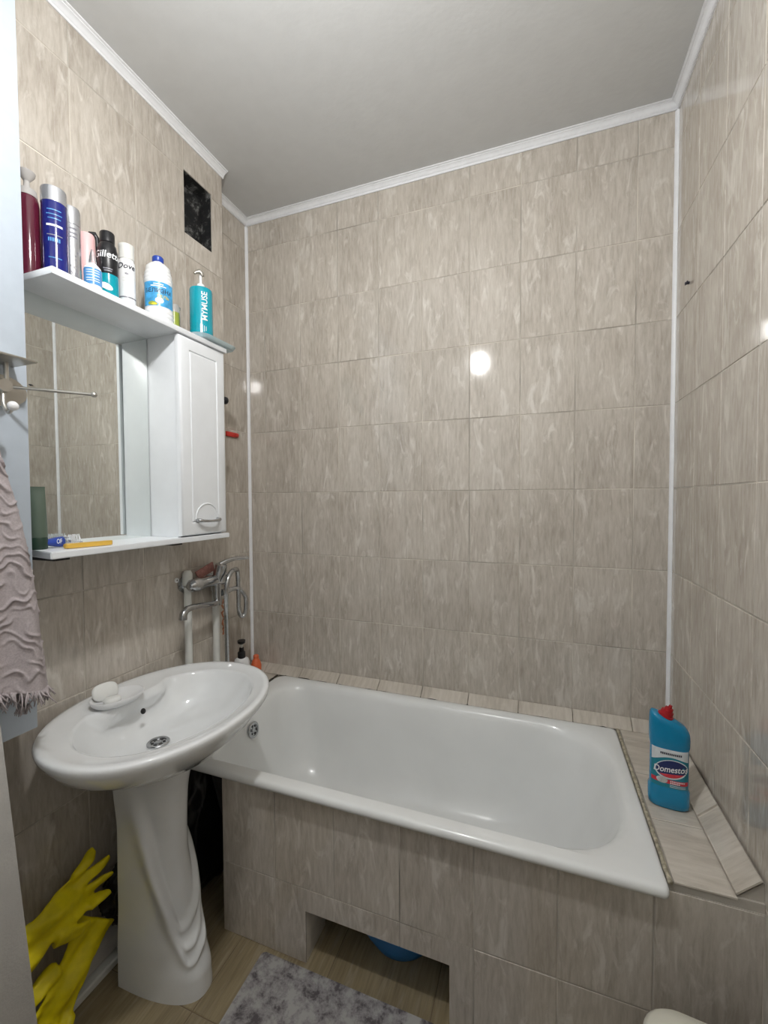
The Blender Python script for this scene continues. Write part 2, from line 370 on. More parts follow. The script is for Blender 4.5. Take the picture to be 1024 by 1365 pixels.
# door behind the viewer
dr = struct(box('door_1', 'wood', .72, 1.50, YF, YF+.035, 0, 2.02), 'white panelled bathroom door')
for z0, z1 in ((.15, .90), (1.05, 1.88)): box('door_panel', 'wood', .83, 1.39, YF+.035, YF+.045, z0, z1, dr, .006)
for nm, a in (('door_jamb', (.66, .72, YF, YF+.045, 0, 2.08)), ('door_jamb', (1.50, 1.56, YF, YF+.045, 0, 2.08)), ('door_head', (.72, 1.50, YF, YF+.045, 2.02, 2.08))): box(nm, 'wood', *a, dr, .003)
tube('door_handle', 'steel', [(.79, YF+.035, 1.0), (.79, YF+.085, 1.0), (.80, YF+.09, 1.0), (.90, YF+.09, 1.0)], .009, dr)

# ------------------------------------------------------------------ tiled tub apron and ledges
AX0, AY, AZ = .312, -.70, .528
hole = (.618, 1.055, -1, .163)
bm = bmesh.new()
ya, yb = AY+D, AY+.03
add_box(bm, AX0+.001, hole[0], ya, yb, 0, AZ); add_box(bm, hole[1], XR, ya, yb, 0, AZ); add_box(bm, hole[0], hole[1], ya, yb, hole[3], AZ)
ap = struct(from_bm('wall_apron', bm, 'grout'), 'tiled front panel of the bathtub with a low open niche')
tile_grid(ap, (0, AY, 0), (1, 0, 0), (0, 0, 1), [AX0, .512, .714, .916, 1.118, 1.320, 1.521, XR], [0, .232, AZ], hole=hole, jit=.0003)
bm = bmesh.new()
add_box(bm, hole[0]-.02, hole[0], AY+.0303, AY+.125, 0, hole[3]+.012); add_box(bm, hole[1], hole[1]+.02, AY+.0303, AY+.125, 0, hole[3]+.012); add_box(bm, hole[0], hole[1], AY+.0303, AY+.05, hole[3]+.0005, hole[3]+.012)
nl = from_bm('niche_lining', bm, 'grout', ap)

LX = 1.546
rl = struct(box('wall_ledge', 'grout', LX+.001, XR, AY+.003, 0, 0, .55-D), 'tiled ledge beside the right end of the bathtub')
tile_grid(rl, (0, 0, .55), (0, 1, 0), (-1, 0, 0), [-.70, -.50, -.30, -.10, 0], [-(XR-.046), -(LX+.012)], mat='ledge', name='tile')
# slanted cove tiles along the right wall
def slant(parent, p0, p1, along, cuts, mat='ledge', th=.006):
    # cross-section from p0 (low edge) to p1 (edge on the wall)
    p0, p1, al = Vector(p0), Vector(p1), Vector(along).normalized(); V = (p1-p0); hgt = V.length; V.normalize()
    for a, b in zip(cuts, cuts[1:]): place_tile(parent, p0, al, V, a, b, 0, hgt, gap=.002, mat=mat)
slant(rl, (XR-.048, 0, .552), (XR-.002, 0, .596), (0, 1, 0), [-.697, -.46, -.185])
bm = bmesh.new()
loft(bm, [[(XR-.044, y, .549), (XR, y, .591), (XR, y, .549)] for y in (-.692, -.19)], True, True, True); from_bm('cove_fill', bm, 'grout', rl)
# back cove tiles
bl = struct(box('wall_ledge_back', 'grout', XA, XR, -.034, -.0005, .50, .546), 'narrow slanted tile cove between bathtub and back wall')
slant(bl, (0, -.046, .551), (0, -.0015, .584), (1, 0, 0), [XA]+[.2*k for k in range(9)]+[XR-.012])
ll = struct(box('wall_ledge_left', 'grout', XA, .086, YE, -.034, .52, .548), 'small tiled ledge between the alcove wall and the bathtub')
tile_grid(ll, (0, 0, .5485), (0, 1, 0), (-1, 0, 0), [-.298, -.16, -.046], [-.084, .10], mat='ledge')
# sealant lines
def seal(name, pts, rad, mat, lab):
    k = 40; P = []
    a, b = Vector(pts[0]), Vector(pts[1])
    for i in range(k+1):
        p = a.lerp(b, i/k); P.append(p+Vector((noise.noise(p*60)*.0012, noise.noise(p*60+Vector((7, 0, 0)))*.0012, 0)))
    bm = bmesh.new(); add_tube(bm, P, [rad*(1+.45*noise.noise(p*45)) for p in P], 8)
    o = from_bm(name, bm, mat, None, smooth=True); return tag(struct(o), lab)
seal('trim_7', ((LX+.004, -.705, .5505), (LX+.004, -.05, .5505)), .0052, 'caulk', 'stained sealant bead between bathtub and right ledge')
seal('trim_8', ((.09, -.042, .551), (1.54, -.042, .551)), .0022, 'rubber', 'thin dark joint behind the bathtub rim')
seal('trim_9', ((.084, -.29, .549), (.084, -.05, .549)), .0045, 'rubber', 'dark open joint left of the bathtub')

# ------------------------------------------------------------------ bathtub
tub = thing('bathtub', 'white enamel bathtub set behind the tiled panel', 'bathtub', (.8, -.38, .13))
TX0, TX1, TY0, TY1 = .088, LX, -.731, -.040
def L_(o):  # keep world placement of a mesh built in world coordinates under an Empty
    p = o.parent; o.matrix_parent_inverse = Matrix.Translation(p.location).inverted() if p.rotation_euler.z == 0 else p.matrix_basis.inverted(); return o
prof = [  # x0,x1,y0,y1,r(right),r2(left),z
    (TX0+.010, TX1-.004, TY0+.010, TY1-.004, .012, .03, .526),
    (TX0+.002, TX1-.001, TY0+.002, TY1-.001, .014, .04, .529),
    (TX0, TX1, TY0, TY1, .016, .045, .537),
    (TX0+.001, TX1-.001, TY0+.002, TY1-.002, .016, .045, .545),
    (TX0+.005, TX1-.004, TY0+.007, TY1-.004, .016, .045, .550),
    (TX0+.012, TX1-.010, TY0+.016, TY1-.008, .02, .045, .5515),
    (TX0+.05, 1.520, TY0+.043, TY1-.020, .12, .07, .551),
    (.160, 1.508, -.686, -.076, .185, .09, .5495),
    (.172, 1.500, -.676, -.085, .20, .10, .541),
    (.182, 1.488, -.668, -.093, .205, .11, .520),
    (.200, 1.455, -.655, -.108, .21, .12, .44),
    (.222, 1.405, -.640, -.122, .21, .125, .34),
    (.250, 1.345, -.618, -.142, .20, .13, .25),
    (.285, 1.285, -.590, -.170, .185, .13, .195),
    (.345, 1.215, -.545, -.215, .14, .12, .172),
    (.50, 1.05, -.46, -.30, .07, .07, .165)]
bm = bmesh.new(); loft(bm, [rrect(a, b, c, d, r, z, 8, r2) for a, b, c, d, r, r2, z in prof], True, False, True)
L_(from_bm('tub_shell', bm, 'enamel', tub, smooth=True))
bm = bmesh.new()
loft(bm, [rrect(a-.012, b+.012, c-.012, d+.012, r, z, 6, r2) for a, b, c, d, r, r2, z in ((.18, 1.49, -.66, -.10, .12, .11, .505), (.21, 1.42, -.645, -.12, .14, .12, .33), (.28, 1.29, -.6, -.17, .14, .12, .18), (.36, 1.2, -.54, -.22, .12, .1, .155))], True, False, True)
L_(from_bm('tub_underside', bm, 'shade_iron', tub, smooth=True))
for px in (.42, 1.16):
    for py in (-.52, -.24): L_(tube('foot', 'steel', [(px, py, .16), (px, py, .0)], .014, tub))
def grate(name, parent, loc, axis, r, lab=None):
    ax = Vector(axis).normalized(); u = ax.orthogonal().normalized(); v = ax.cross(u); c0 = Vector(loc)
    def ring(rr, h): return [c0+ax*h+(u*math.cos(2*math.pi*i/28)+v*math.sin(2*math.pi*i/28))*rr for i in range(28)]
    bm = bmesh.new(); loft(bm, [ring(r, 0), ring(r, .003), ring(r*.92, .005), ring(r*.72, .004), ring(r*.70, .0015), ring(r*.3, .0015), ring(r*.3, .0035), ring(.0001, .004)])
    o = L_(from_bm(name, bm, 'chrome', parent, angle=40))
    for k in range(6):
        a = math.pi*k/3; p = c0+ax*.0021+(u*math.cos(a)+v*math.sin(a))*r*.5; t = (v*math.cos(a)-u*math.sin(a)); q = (u*math.cos(a)+v*math.sin(a))
        bm = bmesh.new(); bm.faces.new([bm.verts.new(p+t*sx*r*.16+q*sy*r*.12) for sx, sy in ((-1, -1), (1, -1), (1, 1), (-1, 1))])
        h = from_bm('slot', bm, 'black', o); h.matrix_parent_inverse = o.matrix_world.inverted() if False else Matrix.Identity(4)
        h.matrix_parent_inverse = o.matrix_parent_inverse.copy() if False else Matrix.Identity(4)
    if lab: o['label'] = lab
    return o
grate('overflow', tub, (.1965, -.385, .476), (1, 0, .17), .031, 'round chrome overflow grate')
grate('drain', tub, (.50, -.38, .1655), (0, 0, 1), .033, 'chrome drain')

# ------------------------------------------------------------------ washbasin on its pedestal
SX, SY, SZ = .262, -.86, .82
sink = thing('washbasin', 'white oval ceramic washbasin on a swagged pedestal', 'sink', (SX, SY, 0))
def clampwall(x, y, t): return (max(x, XL+.002), y)
def deck(x, y, t):      # tap deck bulges into the bowl
    x = max(x, XL+.002)
    if math.cos(t) < 0: x += .042*max(0, 1-(abs(y-SY)/.125)**4)*min(1, -math.cos(t)*1.5)
    return (x, y)
rings = [se(.235, SY, .075, .085, 2.0, .655), se(.240, SY, .12, .13, 2.0, .668), se(.25, SY, .18, .21, 2.0, .70), se(.258, SY, .222, .272, 2.05, .745),
         se(SX+.004, SY, .243, .300, 2.1, .781, fx=clampwall), se(SX+.006, SY, .252, .308, 2.1, .795, fx=clampwall), se(SX+.006, SY, .2560, .3125, 2.1, .803, fx=clampwall), se(SX+.006, SY, .2570, .3140, 2.1, .811, fx=clampwall), se(SX+.006, SY, .2565, .3135, 2.1, .8165, fx=clampwall),
         se(SX+.006, SY, .2535, .3105, 2.1, .8200, fx=clampwall), se(SX+.008, SY, .246, .303, 2.1, .8212, fx=clampwall), se(SX+.011, SY, .232, .291, 2.1, .8205, fx=clampwall), se(SX+.013, SY, .226, .285, 2.1, .8175, fx=clampwall),
         se(.284, SY, .198, .256, 2.1, .8165, fx=deck), se(.285, SY, .193, .251, 2.1, .8155, fx=deck), se(.286, SY, .189, .247, 2.1, .809, fx=deck), se(.285, SY, .182, .239, 2.1, .791, fx=deck),
         se(.279, SY, .162, .216, 2.05, .757), se(.270, SY, .136, .184, 2.0, .724), se(.250, SY, .092, .124, 2.0, .703), se(.232, SY, .05, .06, 2.0, .693), se(.226, SY, .026, .026, 2.0, .690)]
bm = bmesh.new(); loft(bm, rings, True, False, True)
L_(from_bm('basin', bm, 'ceramic', sink, smooth=True))
grate('drain', sink, (.226, SY, .6915), (0, 0, 1), .031, 'chrome drain in the bowl')
bm = bmesh.new(); loft(bm, [[(.1665-.0095*math.sin(a)*.35, SY+.002+.0085*math.cos(a), .775+.0085*math.sin(a)*.9) for a in [2*math.pi*i/16 for i in range(16)]], [(.169, SY+.002, .775)]*16])
bmesh.ops.remove_doubles(bm, verts=bm.verts, dist=1e-6); L_(from_bm('overflow_hole', bm, 'black', sink))
# pedestal: D-shaped sections with draped folds round the front
def ped_section(z):
    def lerp(tab):
        for (a, va), (b, vb) in zip(tab, tab[1:]):
            if a <= z <= b:
                u = (z-a)/(b-a); u = u*u*(3-2*u); return va+(vb-va)*u
        return tab[-1][1]
    fx = lerp([(0, .388), (.05, .385), (.12, .368), (.22, .338), (.40, .314), (.55, .310), (.68, .330)])
    hw = lerp([(0, .080), (.10, .079), (.25, .074), (.45, .072), (.60, .082), (.68, .100)])
    bx, yc = .138, SY+.004; out = []; n = 120
    def ridge(s, k):
        d = s+.36; kk = .98 if d < 0 else .14
        z0 = .195-.046*k; rise = kk*d*d; sl = 2*kk*abs(d)/.12
        return z0+rise+.046*k*(1-math.exp(-rise*5))*.7, math.sqrt(1+sl*sl)
    for i in range(n+1):
        t = -math.pi/2+math.pi*i/n      # -90 .. 90 deg, 0 = front
        c, s = math.cos(t), math.sin(t)
        dx = (fx-bx)*abs(c)**.82; dy = hw*math.copysign(abs(s)**.80, s)
        f = 0.0
        for k in range(3):              # draped folds hanging round the front
            zr, q = ridge(s, k); d = (z-zr)/q
            f += .0085*math.exp(-(d/.0105)**2)
        zr, q = ridge(s, 0); d = (z-zr)/q
        f -= .008/(1+math.exp(-(d-.012)/.004))
        f *= max(0, min(1, (.66-z)/.22))*max(0, 1-abs(s)**14)
        out.append((bx+dx+f*(.3+.7*c), yc+dy+f*.9*s, z))
    return out
bm = bmesh.new(); K = 150; loft(bm, [ped_section(.68*i/K) for i in range(K+1)], True, True, True)
pd = L_(from_bm('pedestal', bm, 'ceramic', sink, angle=60)); pd['label'] = 'flared white pedestal with draped folds'
bm = bmesh.new(); c0 = Vector((.149, SY-.068, .030))
loft(bm, [[c0+Vector((.007*math.cos(a), -h, .007*math.sin(a))) for a in [2*math.pi*i/14 for i in range(14)]] for h in (-.012, .002)], True, False, True)
L_(from_bm('screw_cap', bm, 'steel', sink))

# ------------------------------------------------------------------ mirror cabinet
CY0, CY1, CZ0, CZ1, CXF = -1.102, -.515, 1.283, 1.933, .205
cab = thing('mirror_cabinet', 'white bathroom mirror cabinet with two shelves and one narrow door', 'cabinet', (XL, -.82, CZ0))
def cb(name, mat, *a, **k): return L_(box(name, mat, *a, cab, **k))
cb('top_shelf', 'laminate', XL+.001, CXF, CY0, CY1, CZ1, CZ1+.017, bev=.002)
def shelf_poly(name, z0, z1, pts):
    bm = bmesh.new(); loft(bm, [[(x, y, z0) for x, y in pts], [(x, y, z1) for x, y in pts]], True, True, True)
    bmesh.ops.bevel(bm, geom=bm.edges[:], offset=.002, segments=2, affect='EDGES'); return L_(from_bm(name, bm, 'laminate', cab, angle=40))
shelf_poly('bottom_shelf', CZ0-.017, CZ0, [(XL+.001, -1.098), (.10, -1.098), (CXF, -1.122), (CXF, CY1), (XL+.001, CY1)])
bm = bmesh.new(); add_box(bm, XL+.011, .058, -1.095, -.725, CZ0, CZ1)
bmesh.ops.rotate(bm, verts=bm.verts, cent=(.04, -.90, 0), matrix=Matrix.Rotation(R(-.65), 3, 'Z'))
L_(from_bm('mirror', bm, 'mirror', cab))
cb('back_panel', 'laminate', XL+.001, XL+.006, -1.095, -.53, CZ0, CZ1)
cb('partition', 'laminate', XL+.006, .178, -.723, -.709, CZ0, CZ1, bev=.001)
cb('side_panel', 'laminate', XL+.006, .180, -.541, -.526, CZ0, CZ1, bev=.001)
# door with routed frame line and arch
DX, DY0, DY1, DZ0, DZ1 = .202, -.730, -.524, CZ0+.004, CZ1-.003
door = thing('door', '', None, (DX, DY0, DZ0)); door.parent = cab; door.matrix_parent_inverse = Matrix.Translation(cab.location).inverted()
del door['label']
def dbox():
    bm = bmesh.new(); W, Hh = DY1-DY0, DZ1-DZ0
    def rect(i, x): return [(x, DY0+i, DZ0+i), (x, DY1-i, DZ0+i), (x, DY1-i, DZ1-i), (x, DY0+i, DZ1-i)]
    loft(bm, [rect(0, DX-.018), rect(0, DX-.006), rect(.003, DX-.002), rect(.010, DX), rect(.040, DX), rect(.042, DX-.003), rect(.045, DX-.003), rect(.047, DX), rect(.06, DX)], True, True, True)
    return bm
C.objects.unlink(door); bpy.data.objects.remove(door)
door = L_(from_bm('door', dbox(), 'laminate', cab, angle=40))
ym = (DY0+DY1)/2+.006
arch = [(DX, ym+.052*math.cos(a), DZ0+.052+.052*math.sin(a)) for a in [math.pi*i/16 for i in range(17)]]
tube('arch_groove', 'laminate', arch, .0028, door, 8).matrix_parent_inverse = Matrix.Identity(4)
hd = tube('handle', 'chrome', [(DX-.002, ym-.047, DZ0+.050), (DX+.012, ym-.045, DZ0+.048), (DX+.017, ym-.030, DZ0+.046), (DX+.019, ym, DZ0+.045), (DX+.017, ym+.030, DZ0+.046), (DX+.012, ym+.045, DZ0+.048), (DX-.002, ym+.047, DZ0+.050)], [.006, .0065, .005, .0042, .005, .0065, .006], door, 12, 4)
for y in (-1.075, -.72): cb('bracket', 'black', XL+.003, .17, y-.018, y+.018, CZ0-.026, CZ0-.017)

# round black hook seen past the cabinet's side
kn = thing('wall_hook', 'round black knob hook beside the mirror cabinet door', 'hook', (.165, -.5258, 1.775))
lathe('knob', 'black', [(.001, .056), (.008, .055), (.0135, .049), (.014, .042), (.011, .034), (.006, .029), (.006, .0)], kn, angle=60)
kn.rotation_euler = (R(-90), 0, 0)
rg = thing('red_clip', 'small red plastic clip stuck on the alcove wall', 'clip', (XA+.003, -.135, 1.712))
box('clip_body', 'red', -.002, .010, -.042, .040, -.012, .010, rg, .003)
box('clip_tab', 'red', .010, .016, .012, .036, -.008, .006, rg, .002)

# ------------------------------------------------------------------ bottles on the top shelf
ST = CZ1+.0175
def facing(x, y): return math.atan2(CAM.y-y, CAM.x-x)
G = 'toiletries on the top shelf'
def bottle(name, label, x, y, z=ST, da=0.0, cat='bottle', g=G): return thing(name, label, cat, (x, y, z), facing(x, y)+da, g)
t = bottle('shampoo_bottle', 'dark maroon shampoo bottle with a clear pump', .085, -1.078)
lathe('body', 'maroon', [(.020, 0), (.0245, .004), (.025, .02), (.025, .175), (.0235, .190), (.020, .197)], t)
lathe('collar', 'frost', [(.021, .197), (.021, .200), (.019, .214), (.015, .216)], t)
lathe('stem', 'frost', [(.007, .216), (.006, .240)], t)
lathe('pump_head', 'frost', [(.006, .236), (.009, .240), (.017, .252), (.018, .257), (.010, .262), (.001, .263)], t, sx=1.1)
t = bottle('styling_can', 'deep blue bottle with a wide silver cap', 0.125, -1.042)
lathe('body', 'navy', [(.024, 0), (.0265, .003), (.027, .15), (.0265, .19)], t)
lathe('cap', 'silver', [(.0272, .190), (.0272, .222), (.0262, .226), (.001, .227)], t)
for z, wd, mt in ((.166, .55, 'sky'), (.155, .6, 'sky'), (.145, .5, 'sky'), (.127, .62, 'inkwhite'), (.105, .60, 'inkgrey'), (.050, .5, 'sky')): band('label_line', mt, t, .0270, z, z+(.005 if mt == 'inkwhite' else .0022), -wd, wd)
for k in range(6): band('print_mark', 'sky', t, .027, .090, .099, -.5+k*.16, -.40+k*.16, k=2)
t = bottle('hairspray_can', 'slim silver spray can with dark print between blue and pink bottles', 0.085, -0.975)
lathe('body', 'silver', [(.021, 0), (.023, .004), (.023, .178), (.021, .188)], t)
lathe('cap', 'silver', [(.0222, .188), (.0222, .226), (.020, .234), (.001, .236)], t)
for z in (.172, .160, .150): band('label_line', 'inkgrey', t, .023, z, z+.004, -.6, .6)
for k in range(26):
    a, z = random.uniform(-.8, .8), random.uniform(.02, .11); band('print_fleck', 'inkgrey', t, .023, z, z+random.uniform(.003, .008), a, a+random.uniform(.06, .16), k=3)
t = bottle('lotion_bottle', 'pale pink plastic bottle behind the dropper bottle', 0.08, -0.93)
lathe('body', 'pink', [(.018, 0), (.021, .004), (.0215, .15), (.0205, .186), (.018, .193), (.001, .195)], t)
t = bottle('black_sprayer', 'black narrow sprayer with an angled nozzle behind the shaving gel can', .045, -.872)
lathe('body', 'black', [(.014, 0), (.016, .004), (.016, .13), (.008, .15), (.0065, .195)], t)
tube('nozzle', 'black', [(0, 0, .185), (0, -.002, .222), (.002, -.008, .232), (.008, -.020, .228)], [.008, .008, .008, .005], t)
t = bottle('dropper_bottle', 'small white dropper bottle with a pale blue label', .150, -.965)
lathe('body', 'white', [(.018, 0), (.0205, .003), (.0205, .062), (.019, .070), (.012, .078), (.009, .082)], t)
lathe('tip', 'clear', [(.0095, .082), (.0085, .092), (.0055, .108), (.003, .119), (.001, .120)], t)
band('label', 'sky', t, .0205, .022, .064, -1.3, 1.3)
for z in (.030, .036, .044, .051, .057): band('label_line', 'inkwhite', t, .0205, z, z+.0018, -.75, .6+.2*math.sin(z*900), off=.0008)
t = bottle('shaving_gel_can', 'black and teal shaving gel can with white lettering', 0.115, -0.895)
lathe('body', 'black', [(.024, .085), (.0255, .088), (.0255, .155), (.022, .172), (.017, .180)], t)
lathe('lower_sleeve', 'tealgel', [(.024, 0), (.0255, .003), (.0255, .088)], t)
lathe('cap', 'black', [(.017, .180), (.0185, .182), (.0185, .207), (.017, .210), (.001, .211)], t)
lettering('Gillette', .026, 'inkwhite', t, .0255, .140, bold=.98, slant=.15)
for z, wd in ((.100, .45), (.094, .38)): band('label_line', 'inkgrey', t, .0255, z, z+.003, -wd, wd)
disc_wrap('emblem', 'inkwhite', t, .0255, .052, .016, .009, -.2, 1, 1, .0008, -.3)
t = bottle('antiperspirant_can', 'white antiperspirant can with grey script lettering', 0.11, -0.832)
lathe('body', 'white', [(.020, 0), (.0225, .003), (.0225, .150), (.0215, .160), (.019, .166)], t)
lathe('cap', 'pipe', [(.019, .166), (.0205, .168), (.0200, .200), (.0215, .205), (.0215, .209), (.017, .212), (.001, .213)], t)
lettering('Dove', .022, 'ink', t, .0225, .142, slant=.2)
disc_wrap('emblem', 'inkgrey', t, .0225, .120, .005, .003, 0, 1, 1, .0008)
band('label_line', 'inkgrey', t, .0225, .050, .054, -1.4, 1.4)
for z in (.107, .098): band('label_line', 'pipe', t, .0225, z, z+.002, -.5, .5)
t = bottle('bleach_bottle', 'ribbed white bleach bottle with a blue label and blue cap', .135, -.742)
pr = [(.036, 0), (.0405, .004)]
for k in range(3): z = .010+k*.013; pr += [(.0405, z), (.0415, z+.004), (.0415, z+.008), (.0398, z+.012)]
pr += [(.0400, .052), (.0400, .128)]
for k in range(4): z = .130+k*.012; q = .0415-.0006*k*k; pr += [(q-.0012, z), (q, z+.004), (q, z+.008), (q-.0014, z+.0115)]
pr += [(.034, .184), (.024, .194), (.015, .199), (.014, .203)]
lathe('body', 'white', pr, t, seg=40, angle=25)
lathe('cap', 'cap_blue', [(.0155, .201), (.0165, .203), (.0165, .216), (.014, .219), (.001, .2195)], t)
band('label', 'label_blue', t, .0400, .053, .127, -1.25, 1.25)
lettering('БЕЛИЗНА', .0165, 'ink', t, .0400, .099, bold=1.05)
lettering('ГЕЛЬ', .0125, 'inkyellow', t, .0400, .082, a0=.33, bold=1.1)
for z, wd in ((.118, .35), (.112, .55)): band('label_line', 'inkwhite', t, .0400, z, z+.003, -wd, wd, off=.0009)
disc_wrap('label_spot', 'inkwhite', t, .0400, .070, .012, .009, .05, 1, 1, .0008); disc_wrap('label_spot', 'lime', t, .0400, .060, .013, .006, -.45, 1, 1, .0008); disc_wrap('label_spot', 'inkyellow', t, .0400, .058, .009, .0035, -.3, 1, 1, .001)
t = bottle('cream_tube', 'small lime green tube beside the bleach bottle', .120, -.668, cat='tube')
lathe('body', 'lime', [(.016, 0), (.0165, .01), (.0165, .078)], t)
lathe('cap', 'frost', [(.0165, .078), (.0165, .100), (.015, .104), (.001, .105)], t)
t = bottle('clear_stick', 'thin clear plastic stick upright beside the turquoise pump bottle', .112, -.640, cat='stick')
lathe('rod', 'clear', [(.004, 0), (.004, .10), (.006, .102), (.006, .108), (.001, .11)], t, seg=12)
t = thing('soap_tray', 'shallow clear plastic tray jutting past the end of the shelf', 'tray', (.158, -.556, ST), 0)
bm = bmesh.new(); loft(bm, [rrect(-.052, .052, -.080, .080, .03, .0005), rrect(-.056, .056, -.086, .086, .034, .003), rrect(-.062, .062, -.096, .096, .04, .014), rrect(-.059, .059, -.093, .093, .038, .014), rrect(-.053, .053, -.083, .083, .032, .0055), rrect(-.03, .03, -.06, .06, .025, .005)], True, True, True)
from_bm('dish', bm, 'ice', t, angle=40)
t = bottle('pump_bottle', 'turquoise pump bottle with vertical white lettering', 0.16, -0.588, z=ST+.0056)
lathe('body', 'teal', [(.034, 0), (.037, .003), (.0375, .02), (.0375, .170), (.036, .176), (.031, .179), (.014, .181)], t, seg=40)
lathe('collar', 'white', [(.0155, .180), (.0155, .184), (.011, .196), (.006, .199)], t)
lathe('stem', 'white', [(.0045, .197), (.0045, .228)], t)
tube('pump_head', 'steel', [(0, .006, .226), (.001, .003, .235), (.003, -.004, .240), (.006, -.016, .233), (.007, -.019, .228)], [.006, .0085, .008, .005, .004], t)
lettering('MYMUSE', .027, 'inkwhite', t, .0375, .110, turn=R(90), bold=.95, a0=.32)
for k in range(4): band('stroke', 'inkwhite', t, .0375, .018+.003*k, .048-.002*k, -.10+k*.16, -.05+k*.16, k=2, off=.0008)

# ------------------------------------------------------------------ things on the bottom shelf
SB = CZ0+.0006
G2 = 'toiletries on the bottom shelf'
t = thing('face_wash_tube', 'sage green tube standing on its dark cap', 'tube', (.105, -1.088, SB), facing(.105, -1.088), G2); t.scale = (.86, .86, .98)
lathe('cap', 'dark_green', [(.018, 0), (.019, .003), (.019, .028), (.018, .030)], t, sy=1.15)
bm = bmesh.new(); loft(bm, [se(0, 0, a, b, 2, z, 28) for a, b, z in ((.0185, .0215, .030), (.019, .022, .034), (.016, .021, .07), (.010, .0195, .11), (.004, .0185, .140), (.0012, .018, .150), (.0012, .018, .158))], True, True, True); from_bm('body', bm, 'sage', t, angle=50)
t = thing('toothpaste_tube', 'blue and white toothpaste tube lying behind the yellow comb', 'tube', (.105, -1.050, SB+.014), R(80), G2); t.scale = (.55, 1, 1)
bm = bmesh.new(); loft(bm, [[(x, a*math.cos(q), b*math.sin(q)) for q in [2*math.pi*i/24 for i in range(24)]] for x, a, b in ((-.07, .019, .001), (-.04, .018, .007), (0, .016, .012), (.03, .0145, .0135), (.036, .009, .009))], True, True, True); from_bm('body', bm, 'cap_blue', t, angle=50)
bm = bmesh.new(); loft(bm, [[(x, a*math.cos(q), a*math.sin(q)) for q in [2*math.pi*i/20 for i in range(20)]] for x, a in ((.036, .0105), (.038, .0115), (.058, .0105))], True, True, True); from_bm('cap', bm, 'clear', t, angle=40)
me = text_data('OF', .017); bm = bmesh.new(); bm.from_mesh(me)
for v in bm.verts: xx = v.co.x; v.co = (.006+xx, -.0165+abs(v.co.y)*.15, v.co.y+.002)
from_bm('lettering', bm, 'inkwhite', t)
t = thing('toothbrush_head', 'white nail brush with pale bristles at the mirror', 'brush', (.095, -.998, SB), R(20), G2)
box('brush_back', 'clear', -.012, .012, -.022, .022, 0, .010, t, .004)
bm = bmesh.new()
for i in range(7):
    for j in range(4):
        p = Vector((-.008+.0053*j, -.018+.006*i, .009)); add_tube(bm, [p, p+Vector((random.uniform(-.005, .005), random.uniform(-.006, .006), .020))], [.0014, .0010], 5)
br = from_bm('bristles', bm, 'inkwhite', t); br['kind'] = 'stuff'
t = thing('hair_comb', 'flat yellow plastic comb lying on the bottom shelf', 'comb', (.170, -1.008, SB), R(80), G2); t.scale = (.84, .9, 1.5)
bm = bmesh.new(); loft(bm, [rrect(-.066, .066, -.011, .011, .008, z) for z in (0.0005, .008)], True, True, True); bmesh.ops.bevel(bm, geom=bm.edges[:], offset=.001, segments=1, affect='EDGES'); from_bm('spine', bm, 'yellow', t, angle=40)
bm = bmesh.new()
for i in range(30): x = -.058+.004*i; add_box(bm, x, x+.0022, .0105, .026, .001, .0055)
from_bm('teeth', bm, 'yellow', t)

# ------------------------------------------------------------------ tap, pipes, hose
tap = thing('bath_mixer_tap', 'chrome mixer tap with swivel spout, lever and looped hose on the mirror wall', 'tap', (XL, -.46, 1.09))
def TT(name, pts, rad, mat='chrome', seg=14, sm=0): return L_(tube(name, mat, pts, rad, tap, seg, sm))
for y in (-.545, -.405): TT('inlet', [(XL, y, 1.085), (.018, y, 1.085), (.020, y, 1.085), (.062, y, 1.085)], [.030, .030, .018, .017])
TT('valve_body', [(.066, -.575, 1.085), (.066, -.560, 1.085), (.066, -.535, 1.085), (.066, -.50, 1.086), (.066, -.45, 1.086), (.066, -.43, 1.086), (.066, -.40, 1.085), (.066, -.375, 1.085)], [.012, .024, .027, .022, .021, .023, .026, .018], sm=3)
TT('cartridge', [(.070, -.425, 1.085), (.078, -.425, 1.115), (.080, -.425, 1.118), (.086, -.425, 1.146), (.087, -.425, 1.150)], [.024, .025, .022, .022, .012])
TT('lever', [(.083, -.43, 1.146), (.095, -.405, 1.157), (.110, -.365, 1.163), (.130, -.315, 1.160)], [.010, .009, .008, .006], sm=4)
TT('diverter', [(.068, -.43, 1.07), (.068, -.43, 1.005), (.068, -.43, .985)], [.017, .015, .018])
TT('spout', [(.068, -.43, .998), (.076, -.455, .996), (.084, -.50, 1.002), (.093, -.56, 1.012), (.100, -.612, 1.016), (.103, -.636, 1.004), (.103, -.640, .984)], [.013, .011, .0105, .0105, .012, .013, .014], sm=5)
TT('hose_nut', [(.075, -.415, 1.03), (.075, -.375, 1.032)], [.014, .013])
pts = [(.075, -.375, 1.032), (.085, -.325, 1.030), (.095, -.295, .99), (.095, -.292, .94), (.09, -.302, .908), (.085, -.322, .93), (.085, -.325, 1.02), (.090, -.335, 1.10), (.105, -.37, 1.118), (.118, -.415, 1.108), (.122, -.44, 1.06), (.112, -.432, .96), (.085, -.40, .84), (.060, -.37, .72), (.05, -.36, .60)]
P = catmull(pts, 14)
hs_ = L_(tube('shower_hose', 'chrome', P, [.0088+.0008*(i % 2) for i in range(len(P))], tap, 10)); hs_['label'] = 'ribbed chrome shower hose looping off the tap'
